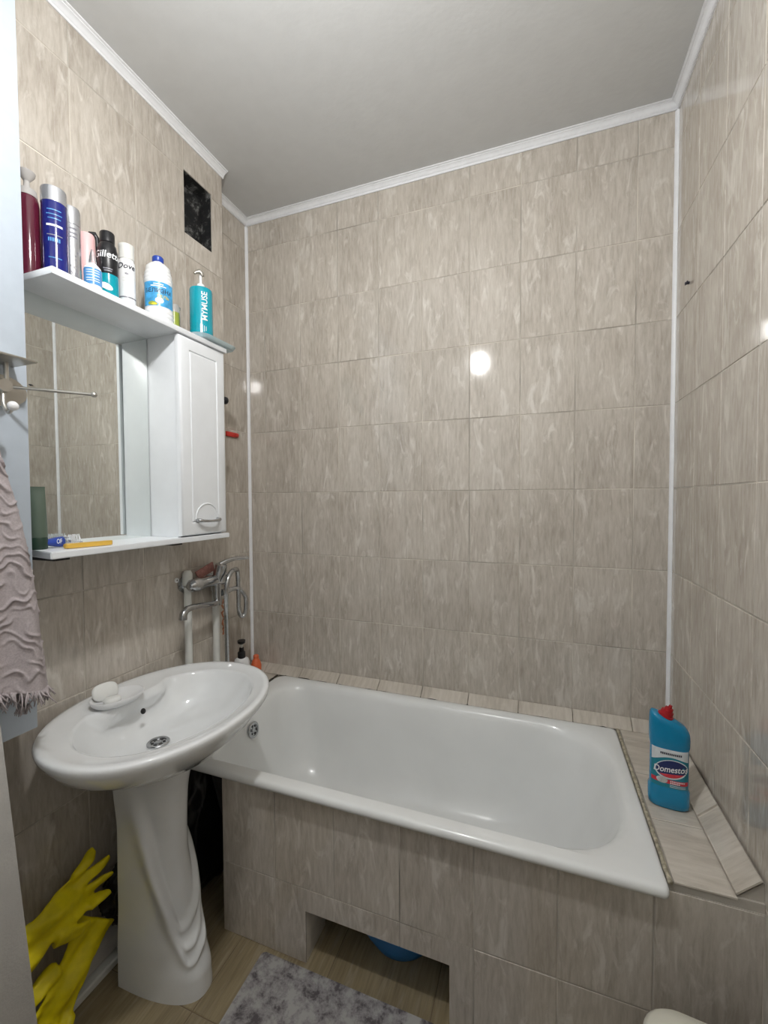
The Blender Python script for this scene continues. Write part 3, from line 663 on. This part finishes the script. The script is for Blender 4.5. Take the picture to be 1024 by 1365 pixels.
for y, z1, lab in ((-.548, 1.118, 'white vertical plastic water pipe below the tap with a top elbow, nearer the mirror shelf'), (-.402, 1.07, 'cream vertical plastic water pipe behind the shower hose')):
    t = thing('water_pipe', lab, 'pipe', (XL+.022, y, .02), 0, 'water pipes on the mirror wall')
    tube('pipe_run', 'pipe', [(0, 0, 0), (0, 0, z1-.045)], .0135, t, 14)
    tube('elbow', 'pipe', [(0, 0, z1-.055), (0, 0, z1-.012), (0, 0, z1)], [.018, .018, .012], t, 14)
t = thing('wall_plug', 'small round wall plug left of the tap', 'plug', (XL, -.578, 1.106)); t.rotation_euler = (0, R(90), 0)
lathe('ring', 'white', [(.009, 0), (.009, .004), (.004, .005), (.004, .002), (.001, .002)], t, seg=16)
lathe('hole', 'ink', [(.0038, .0022), (.0035, .0026), (.0005, .0026)], t, seg=12)
bm = bmesh.new(); loft(bm, [[(XL+.03, -.52, 1.128), (XL+.03, -.43, 1.155), (XL+.03, -.42, 1.12), (XL+.03, -.50, 1.10)], [(XL+.036, -.52, 1.128), (XL+.036, -.43, 1.155), (XL+.036, -.42, 1.12), (XL+.036, -.50, 1.10)]], True, True, True)
o = from_bm('wash_cloth', bm, 'rag'); tag(o, 'faded pink rag tucked behind the mixer tap', 'cloth')
bm = bmesh.new(); bmesh.ops.create_uvsphere(bm, u_segments=12, v_segments=8, radius=.004); bmesh.ops.scale(bm, vec=(1, .6, .6), verts=bm.verts)
P = [Vector((.070+.004*math.sin(k*2.1), -.402+.004*math.cos(k*1.7), 1.0-.011*k)) for k in range(14)]
chn = tube('bead_chain', 'rust', P, [.0028+.0016*(k % 2) for k in range(14)]); tag(chn, 'rusty bead chain hanging under the tap', 'chain'); bm.free()

# ------------------------------------------------------------------ bottles in the alcove corner
LZ = .5495
t = thing('soap_dispenser', 'white pump bottle with black pump in the alcove corner', 'bottle', (-.045, -.150, LZ), facing(-.045, -.15))
lathe('body', 'white', [(.026, 0), (.029, .004), (.029, .085), (.025, .100), (.016, .108)], t, sy=1.25)
lathe('collar', 'black', [(.018, .106), (.018, .132), (.012, .138), (.010, .155)], t)
lathe('stem', 'pipe', [(.005, .155), (.005, .172)], t)
lathe('pump_head', 'black', [(.006, .170), (.018, .178), (.018, .188), (.001, .190)], t, sx=1.3)
for a0_, a1_, z0_, z1_ in ((-.42, -.34, .070, .090), (-.30, -.05, .086, .090), (-.25, -.17, .070, .086), (.02, .10, .070, .090), (.10, .34, .070, .074), (.10, .30, .079, .083)): band('print_mark', 'inkred', t, .029, z0_, z1_, a0_, a1_, sy=1.25, k=3)
t = thing('orange_bottle', 'small rounded orange bottle in the alcove corner', 'bottle', (-.024, -.070, LZ), facing(0, -.11)); t.scale = (1.1, 1.1, 1.1)
lathe('body', 'orange', [(.016, 0), (.022, .006), (.023, .04), (.017, .060), (.011, .070)], t)
lathe('cap', 'orange', [(.012, .069), (.012, .082), (.009, .086), (.001, .087)], t)

# ------------------------------------------------------------------ soap dish on the basin
t = thing('soap_dish', 'white oval soap dish on the washbasin rim', 'dish', (.124, -.905, .8175), R(74)); t.scale = (1, 1, 1.25)
bm = bmesh.new(); loft(bm, [se(0, 0, a, b, 2.2, z, 40) for a, b, z in ((.055, .036, 0), (.066, .046, .008), (.070, .050, .017), (.067, .047, .0175), (.060, .040, .010), (.02, .012, .008))], True, True, True); from_bm('dish', bm, 'white', t, smooth=True)
t = thing('soap_bar', 'flat white bar of soap leaning up in the soap dish', 'soap', (.102, -.922, .8285), R(74))
bm = bmesh.new(); loft(bm, [se(0, 0, .034*q, .025*q, 2.6, z, 32) for q, z in ((.8, -.006), (.97, -.004), (1, 0), (.97, .004), (.8, .006))], True, True, True); bmesh.ops.rotate(bm, verts=bm.verts, cent=(0, 0, 0), matrix=Matrix.Rotation(R(62), 3, 'X')); bmesh.ops.translate(bm, verts=bm.verts, vec=(0, .008, .022)); from_bm('bar', bm, 'soap', t, smooth=True)
t = thing('soap_remnant', 'small white lump of soap lying in the soap dish', 'soap', (.136, -.930, .8285), R(70))
bm = bmesh.new(); loft(bm, [se(0, 0, .022*q, .016*q, 2.6, z, 28) for q, z in ((.8, 0), (1, .005), (1, .012), (.75, .017))], True, True, True); from_bm('bar', bm, 'soap', t, smooth=True)

# ------------------------------------------------------------------ cleaner bottle on the right ledge
t = thing('cleaner_bottle', 'blue toilet cleaner bottle with red cap on the tub ledge', 'bottle', (1.615, -.425, .5505), R(-97))
a, b = .026, .046
def crs(q, qb, z, n=2.8, k=48, tilt=0.0): return [(x, y, zz-tilt*(y/.046)) for x, y, zz in se(0, 0, a*q, b*qb, n, z, k)]
bm = bmesh.new()
loft(bm, [crs(.88, .92, 0), crs(1.0, 1.04, .004), crs(1.04, 1.06, .018), crs(1.04, 1.06, .050), crs(.97, .99, .058), crs(.97, .99, .165), crs(1.03, 1.04, .176, tilt=.003), crs(1.04, 1.05, .195, tilt=.004),
          crs(1.03, 1.04, .222, tilt=.019), crs(1.0, 1.01, .232, tilt=.022), crs(.90, .93, .239, tilt=.022), crs(.72, .78, .243, tilt=.020), crs(.3, .3, .245, tilt=.014)], True, True, True)
from_bm('body', bm, 'cyan', t, angle=60)
# neck and cap lean out of the sloping shoulder
cp = [(0, -.006, .243), (0, -.002, .250), (0, .001, .256), (0, .0015, .257), (0, .005, .265), (0, .0055, .266), (0, .008, .273)]
tube('cap', 'dkred', [(0, -.012, .240), (0, -.008, .252), (0, -.0075, .2525), (0, -.004, .262), (0, -.0035, .2625), (0, .000, .271), (0, .0005, .2715), (0, .003, .279)], [.019, .019, .016, .015, .011, .010, .005, .004], t, 18)
def lab(name, mat, z0, z1, off, y0=-.92, y1=.92, f0=None, f1=None, k=24):
    bm = bmesh.new(); lo, hi = [], []
    for i in range(k+1):
        u = i/k; y = (y0+(y1-y0)*u)*b*.99; x = a*.97*(1-abs(y/(b*.99))**2.8)**(1/2.8)+off
        lo.append((x, y, z0+(f0(u) if f0 else 0))); hi.append((x, y, z1+(f1(u) if f1 else 0)))
    loft(bm, [lo, hi], closed=False); return from_bm(name, bm, mat, t, smooth=True)
def flat_text(s, size, mat, y, z, off=.0011, bold=1.0, slant=0.0, tilt=0.0):
    me = text_data(s, size); bm = bmesh.new(); bm.from_mesh(me); bpy.data.meshes.remove(me)
    bmesh.ops.subdivide_edges(bm, edges=[e for e in bm.edges if e.calc_length() > size*.25], cuts=2)
    for v in bm.verts:
        yy = y+v.co.x*bold+v.co.y*slant; q = min(.98, abs(yy/(b*.99))); v.co = (a*.97*(1-q**2.8)**(1/2.8)+off, yy, z+v.co.y+yy*tilt)
    return from_bm('lettering', bm, mat, t)
lab('label', 'labteal', .060, .166, .0004)
lab('label_top', 'labwhite', .136, .166, .0006, f0=lambda u: .012*math.sin(u*math.pi)-.006+.006*u)
def blob(mat, y, z, ry, rz, off, tilt=.12, half=None):
    bm = bmesh.new(); rings = []
    for q in (1, .6, .02):
        rg_ = []
        for i in range(36):
            w_ = 2*math.pi*i/36; yy = ry*q*math.cos(w_); zz = rz*q*math.sin(w_)
            if half: zz = min(zz, half)
            zz += yy*tilt; yy += y; qq = min(.97, abs(yy/(b*.99))); rg_.append((a*.97*(1-qq**2.8)**(1/2.8)+off, yy, z+zz))
        rings.append(rg_)
    loft(bm, rings, True, False, True); return from_bm('emblem', bm, mat, t, smooth=True)
blob('labwhite', .003, .112, .038, .027, .0008); blob('labnavy', .003, .113, .035, .024, .0011); blob('inkred', .004, .1105, .032, .021, .0012, half=-.011)
flat_text('Domestos', .0235, 'inkwhite', .002, .112, .0018, bold=.80, slant=.12, tilt=.12)
lab('label_stripe', 'inkred', .072, .083, .0007); blob('silver', -.018, .080, .013, .009, .0013, 0)
for z, n_ in ((.0785, 9), (.0735, 6)):
    for k in range(n_): lab('print_mark', 'inkwhite', z, z+.0032, .0014, .02+k*.085, .075+k*.085, k=2)
for k in range(12): lab('print_mark', 'ink', .1515, .157, .0012, -.50+k*.092, -.435+k*.092, k=2)
for z in (.068, .064): lab('label_line', 'labwhite', z, z+.0014, .0009, 0, .8)

# ------------------------------------------------------------------ mat, basin in the niche, bin
bm = bmesh.new(); loft(bm, [rrect(.477, 1.25, -1.30, -.717, .012, z, 5) for z in (.0005, .006)], True, True, True); bmesh.ops.bevel(bm, geom=bm.edges[:], offset=.001, segments=1, affect='EDGES')
tag(from_bm('bath_mat', bm, 'mat', angle=40), 'grey marbled bath mat on the floor before the tub', 'mat')
t = thing('wash_bowl', 'blue plastic wash bowl inside the niche under the tub', 'bowl', (.862, -.500, .001))
lathe('bowl', 'blue', [(.001, .004), (.080, .003), (.092, .0), (.104, .003), (.135, .055), (.152, .120), (.160, .123), (.160, .127), (.149, .126), (.131, .057), (.10, .009), (.001, .008)], t, seg=48)
t = thing('waste_bin', 'off-white plastic bin with a rounded lid before the tub panel', 'bin', (1.578, -.945, .001), R(-5))
bm = bmesh.new(); loft(bm, [rrect(-.092, .092, -.10, .10, .05, 0), rrect(-.095, .095, -.104, .104, .05, .01), rrect(-.108, .108, -.118, .118, .055, .355)], True, True, True); from_bm('bin_body', bm, 'cream', t, angle=50)
bm = bmesh.new(); loft(bm, [rrect(-.116, .116, -.126, .126, .062, .345), rrect(-.118, .118, -.128, .128, .062, .352), rrect(-.118, .118, -.128, .128, .062, .372), rrect(-.110, .110, -.120, .120, .06, .384), rrect(-.085, .085, -.095, .095, .055, .390), rrect(-.03, .03, -.03, .03, .025, .392)], True, True, True); from_bm('lid', bm, 'cream', t, angle=60)

# ------------------------------------------------------------------ left foreground: wall cupboard, rack, towel, board
wc = thing('wall_cupboard', 'tall white wall cupboard left of the mirror', 'cupboard', (XL, -1.55, .868))
PX = .150
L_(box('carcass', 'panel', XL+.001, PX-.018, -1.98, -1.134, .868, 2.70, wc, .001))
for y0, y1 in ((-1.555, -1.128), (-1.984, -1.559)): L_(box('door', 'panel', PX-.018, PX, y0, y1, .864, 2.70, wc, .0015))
rk = thing('towel_rack', 'worn metal towel rack with a small plate and swivel rod', 'rack', (PX, -1.185, 1.65))
def K(o): return L_(o)
bm = bmesh.new(); loft(bm, [[(x, -1.185+.052*math.cos(q), 1.648+.034*math.sin(q)) for q in [2*math.pi*i/32 for i in range(32)]] for x in (PX+.0005, PX+.008)], True, True, True); K(from_bm('backplate', bm, 'steel', rk, angle=40))
K(box('plate', 'steel', PX+.001, PX+.085, -1.30, -1.155, 1.705, 1.710, rk, .0015))
K(tube('post', 'steel', [(PX+.03, -1.185, 1.705), (PX+.03, -1.185, 1.655)], .0045, rk))
K(tube('hub', 'steel', [(PX+.008, -1.195, 1.652), (PX+.045, -1.195, 1.652)], [.018, .014], rk))
rod = K(tube('swivel_rod', 'steel', [(PX+.03, -1.190, 1.652), (.305, -1.083, 1.647)], .0032, rk))
bm = bmesh.new(); bmesh.ops.create_uvsphere(bm, u_segments=14, v_segments=10, radius=.0065, matrix=Matrix.Translation((.306, -1.0825, 1.647))); from_bm('rod_tip', bm, 'steel', rod, smooth=True)
K(tube('hook', 'steel', [(PX+.035, -1.195, 1.64), (PX+.045, -1.20, 1.61), (PX+.06, -1.20, 1.592), (PX+.075, -1.20, 1.60)], .0042, rk, smoothpts=5))
bm = bmesh.new(); bmesh.ops.create_uvsphere(bm, u_segments=14, v_segments=10, radius=.010, matrix=Matrix.Translation((PX+.076, -1.20, 1.604))); K(from_bm('hook_ball', bm, 'white', rk, smooth=True))

tw = thing('towel', 'mauve grey textured towel with fringe hanging on the rack', 'towel', (PX+.03, -1.28, 1.0))
def edge_r(z):
    tab = [(.93, -1.120), (.97, -1.126), (1.09, -1.143), (1.196, -1.155), (1.301, -1.172), (1.40, -1.192), (1.472, -1.211), (1.56, -1.228)]
    for (a_, va), (b_, vb) in zip(tab, tab[1:]):
        if z <= b_: u = (z-a_)/(b_-a_); return va+(vb-va)*u
    return tab[-1][1]
def towel_pt(u, v):
    z = 1.57-(1.57-1.0)*v+.05*(1-u)*v-.03*v*u
    yr = edge_r(z); yl = yr-.10-.24*v; y = yl+(yr-yl)*u
    fold = .020*math.sin(u*9+.8*v)*(.4+.6*v)+.016*math.sin(u*21+2*v)*v
    s = z*36+.9*noise.noise(Vector((y*22, z*14, 3)))*1.8+.55*noise.noise(Vector((y*60, z*30, 9)))+y*9
    rdg = math.exp(-((s-round(s))/.12)**2)*max(.08, .6+1.1*noise.noise(Vector((y*24, z*40, 1))))
    x = .208+fold+rdg*.0065
    return Vector((x, y, z))
bm = bmesh.new(); NU, NV = 110, 230
loft(bm, [[towel_pt(i/NU, j/NV) for i in range(NU+1)] for j in range(NV+1)], closed=False)
cl = from_bm('cloth', bm, 'towel', tw, smooth=True); L_(cl)
sm = cl.modifiers.new('thick', 'SOLIDIFY'); sm.thickness = .004; sm.offset = -1
bm = bmesh.new()
for i in range(260):
    u = random.random(); p = towel_pt(u, 1.0)+Vector((random.uniform(-.006, .002), 0, .004)); l = random.uniform(.020, .042)
    d = Vector((random.uniform(-.4, .5), random.uniform(-.35, .75), -1)).normalized(); q = p+d*l*.5+Vector((random.uniform(-.004, .004), random.uniform(-.004, .004), 0)); e = q+(d+Vector((random.uniform(-.5, .5), random.uniform(-.5, .6), 0))).normalized()*l*.5
    add_tube(bm, [p, q, e], [.0022, .0019, .0009], 5)
fr = L_(from_bm('fringe', bm, 'towel', tw, smooth=True)); fr['kind'] = 'stuff'
# a lower tail of the towel behind
bm = bmesh.new(); rr_ = []
for j in range(40):
    v = j/39; ring = []
    for i in range(24):
        u = i/23; z = 1.03-.085*v-.02*math.sin(u*3); yr = -1.150-.030*v; yl = -1.235+.055*v; y = yl+(yr-yl)*u
        ring.append((.186+.010*math.sin(u*7+v), y, z))
    rr_.append(ring)
loft(bm, rr_, closed=False); tl = L_(from_bm('back_fold', bm, 'towel', tw, smooth=True))
bm = bmesh.new()
for i in range(60):
    u = random.random(); p = Vector((.186+.010*math.sin(u*7+1), -1.180+.0-.0*u+(u-1)*.0+(u-.5)*.02, .948)); add_tube(bm, [p, p+Vector((random.uniform(-.006, .006), random.uniform(-.012, .006), -random.uniform(.012, .022)))], [.0018, .0008], 5)
f2 = L_(from_bm('fringe', bm, 'towel', tw, smooth=True)); f2['kind'] = 'stuff'

bd = box('leaning_board', 'board', -.009, .009, -.46, 0, 0, .96, None, .002)
bd.location = (.262, -1.196, .0025); bd.rotation_euler = (R(4.0), 0, 0)
tag(bd, 'light grey board leaning below the wall cupboard', 'board')

# ------------------------------------------------------------------ under the basin: boards, bag, gloves
gb = 'boards lying along the mirror wall'
bm = bmesh.new(); loft(bm, [[(XL+.004, y, .0005), (.078, y, .0005), (.082, y, .004), (.082, y, .020), (.078, y, .024), (XL+.004, y, .030)] for y in (-1.40, -.62)], True, True, True)
tag(from_bm('lower_board', bm, 'pipe', angle=30), 'low white grooved board on the floor along the wall', 'board', gb)
bm = bmesh.new(); loft(bm, [[(XL+.004, y, .040), (.060, y, .034), (.066, y, .038), (.060, y, .078), (.052, y, .084), (XL+.004, y, .100)] for y in (-1.38, -.64)], True, True, True)
tag(from_bm('upper_board', bm, 'board', angle=30), 'grey board stacked above the low white one, under the gloves', 'board', gb)
bm = bmesh.new(); bmesh.ops.create_icosphere(bm, subdivisions=5, radius=1)
for v in bm.verts:
    n_ = noise.noise(v.co*2.2)*.28+noise.noise(v.co*5)*.16+abs(noise.noise(v.co*9))*.10
    c_ = v.co*(1+n_); v.co = (max(XL+.004, .066+c_.x*.045), -.815+c_.y*.095, max(.101, .20+c_.z*.105))
tag(from_bm('plastic_bag', bm, 'bag', smooth=True), 'crumpled black plastic bag under the washbasin', 'bag')

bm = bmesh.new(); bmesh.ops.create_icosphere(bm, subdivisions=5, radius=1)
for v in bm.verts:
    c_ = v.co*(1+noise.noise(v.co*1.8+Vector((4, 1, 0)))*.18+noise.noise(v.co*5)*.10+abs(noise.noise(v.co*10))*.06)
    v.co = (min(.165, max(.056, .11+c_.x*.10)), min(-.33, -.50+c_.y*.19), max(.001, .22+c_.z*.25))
tag(from_bm('void_filler', bm, 'bag', smooth=True), 'bulging black filler added to darken the space under the end of the bathtub', 'filler')  # black mass added so the void under the tub end stays dark

def glove(name, label, org, U, V, spread, curl, flip=1, cuff=.10):
    U, V = Vector(U).normalized(), Vector(V); V = (V-U*V.dot(U)).normalized(); Nn = U.cross(V)
    bm = bmesh.new()
    def flat(pts, wid, thk, k=14):
        rings = []
        for (pu, pv, pw), a_, t_ in zip(pts, wid, thk):
            rings.append([(pu, pv+a_*math.cos(2*math.pi*i/k), pw+t_*math.sin(2*math.pi*i/k)) for i in range(k)])
        loft(bm, rings, True, True, True)
    flat([(-cuff, 0, 0), (-.05, 0, .002), (-.01, 0, .004), (.03, 0, .004), (.075, 0, .003), (.092, 0, .002)], [.062, .050, .040, .046, .047, .040], [.010, .012, .013, .014, .012, .008])
    for k, (v0, ln, sp) in enumerate(((.040, .066, .34), (.014, .078, .10), (-.014, .072, -.12), (-.040, .056, -.36))):
        s_ = sp*spread; p = [(.075, v0, .003)]
        for j in range(1, 5):
            q = ln*j/4; p.append((.075+q*math.cos(s_), v0+q*math.sin(s_), .003+curl*q*q*18*(1 if k % 2 else .6)))
        # fingers run almost along u, so round sections in v/w
        flat(p, [.0150, .0145, .0140, .0130, .008], [.012, .0115, .011, .010, .006], 10)
    rings = []; bd_ = [(.005, .040*flip, .002), (.025, .058*flip, .008), (.048, .070*flip, .014), (.066, .074*flip, .018)]
    add_tube(bm, bd_, [.020, .0175, .0155, .009], 10)
    bmesh.ops.recalc_face_normals(bm, faces=bm.faces)
    me = bpy.data.meshes.new(name); bm.to_mesh(me); bm.free()
    tmp = bpy.data.objects.new('tmp', me); C.objects.link(tmp)
    md = tmp.modifiers.new('r', 'REMESH'); md.mode = 'VOXEL'; md.voxel_size = .0035
    sm_ = tmp.modifiers.new('s', 'SMOOTH'); sm_.iterations = 4; sm_.factor = .5
    dg = bpy.context.evaluated_depsgraph_get(); me2 = bpy.data.meshes.new_from_object(tmp.evaluated_get(dg)); bpy.data.objects.remove(tmp)
    for v in me2.vertices:
        u, vv, ww = v.co
        ww += .006*math.sin(u*55+vv*40)+.005*math.sin(vv*120+u*20)+.004*noise.noise(Vector((u*50, vv*50, 2)))
        v.co = Vector(org)+(U*u+V*vv)*1.1+Nn*ww
    me2.name = name; o = mesh_obj(name, me2, 'rubber_yellow', None, True); tag(o, label, 'glove', 'yellow rubber gloves'); return o
glove('rubber_glove', 'yellow rubber glove leaning on the wall with its fingers toward the pedestal', (.085, -1.085, .305), (0, 1, .22), (-.25, -.1, 1), 1.0, .25, flip=-1)
glove('rubber_glove', 'yellow rubber glove hanging cuff up over the grey board edge', (.098, -1.03, .145), (.06, -.62, -.62), (.25, .6, -.6), .8, .1, flip=-1, cuff=.09)

# ------------------------------------------------------------------ small marks on the right wall
t = thing('wall_screw', 'dark screw stub in the right wall beside the corner strip', 'screw', (XR, -.142, 2.094)); t.rotation_euler = (0, R(-90), 0)
lathe('stub', 'ink', [(.0045, 0), (.0045, .010), (.003, .012), (.0005, .012)], t, seg=12); box('crossbar', 'ink', -.003, .003, -.012, .010, .006, .010, t, .001)

# ------------------------------------------------------------------ lamp: bulb on a flex
lp = thing('pendant_bulb', 'bare white bulb hanging on a flex from the ceiling', 'lamp', (BULB.x, BULB.y, BULB.z))
lathe('bulb', 'bulb', [(.001, -.043), (.016, -.040), (.031, -.028), (.0385, -.010), (.0380, .008), (.031, .028), (.024, .042)], lp, angle=180)
lathe('socket', 'white', [(.026, .042), (.030, .044), (.030, .070), (.022, .095), (.012, .105), (.004, .108)], lp)
tube('flex', 'white', [(0, 0, .106), (0, 0, ZC-BULB.z-.02)], .003, lp)
lathe('ceiling_rose', 'white', [(.004, ZC-BULB.z-.03), (.03, ZC-BULB.z-.022), (.042, ZC-BULB.z-.001), (.001, ZC-BULB.z-.0005)], lp)
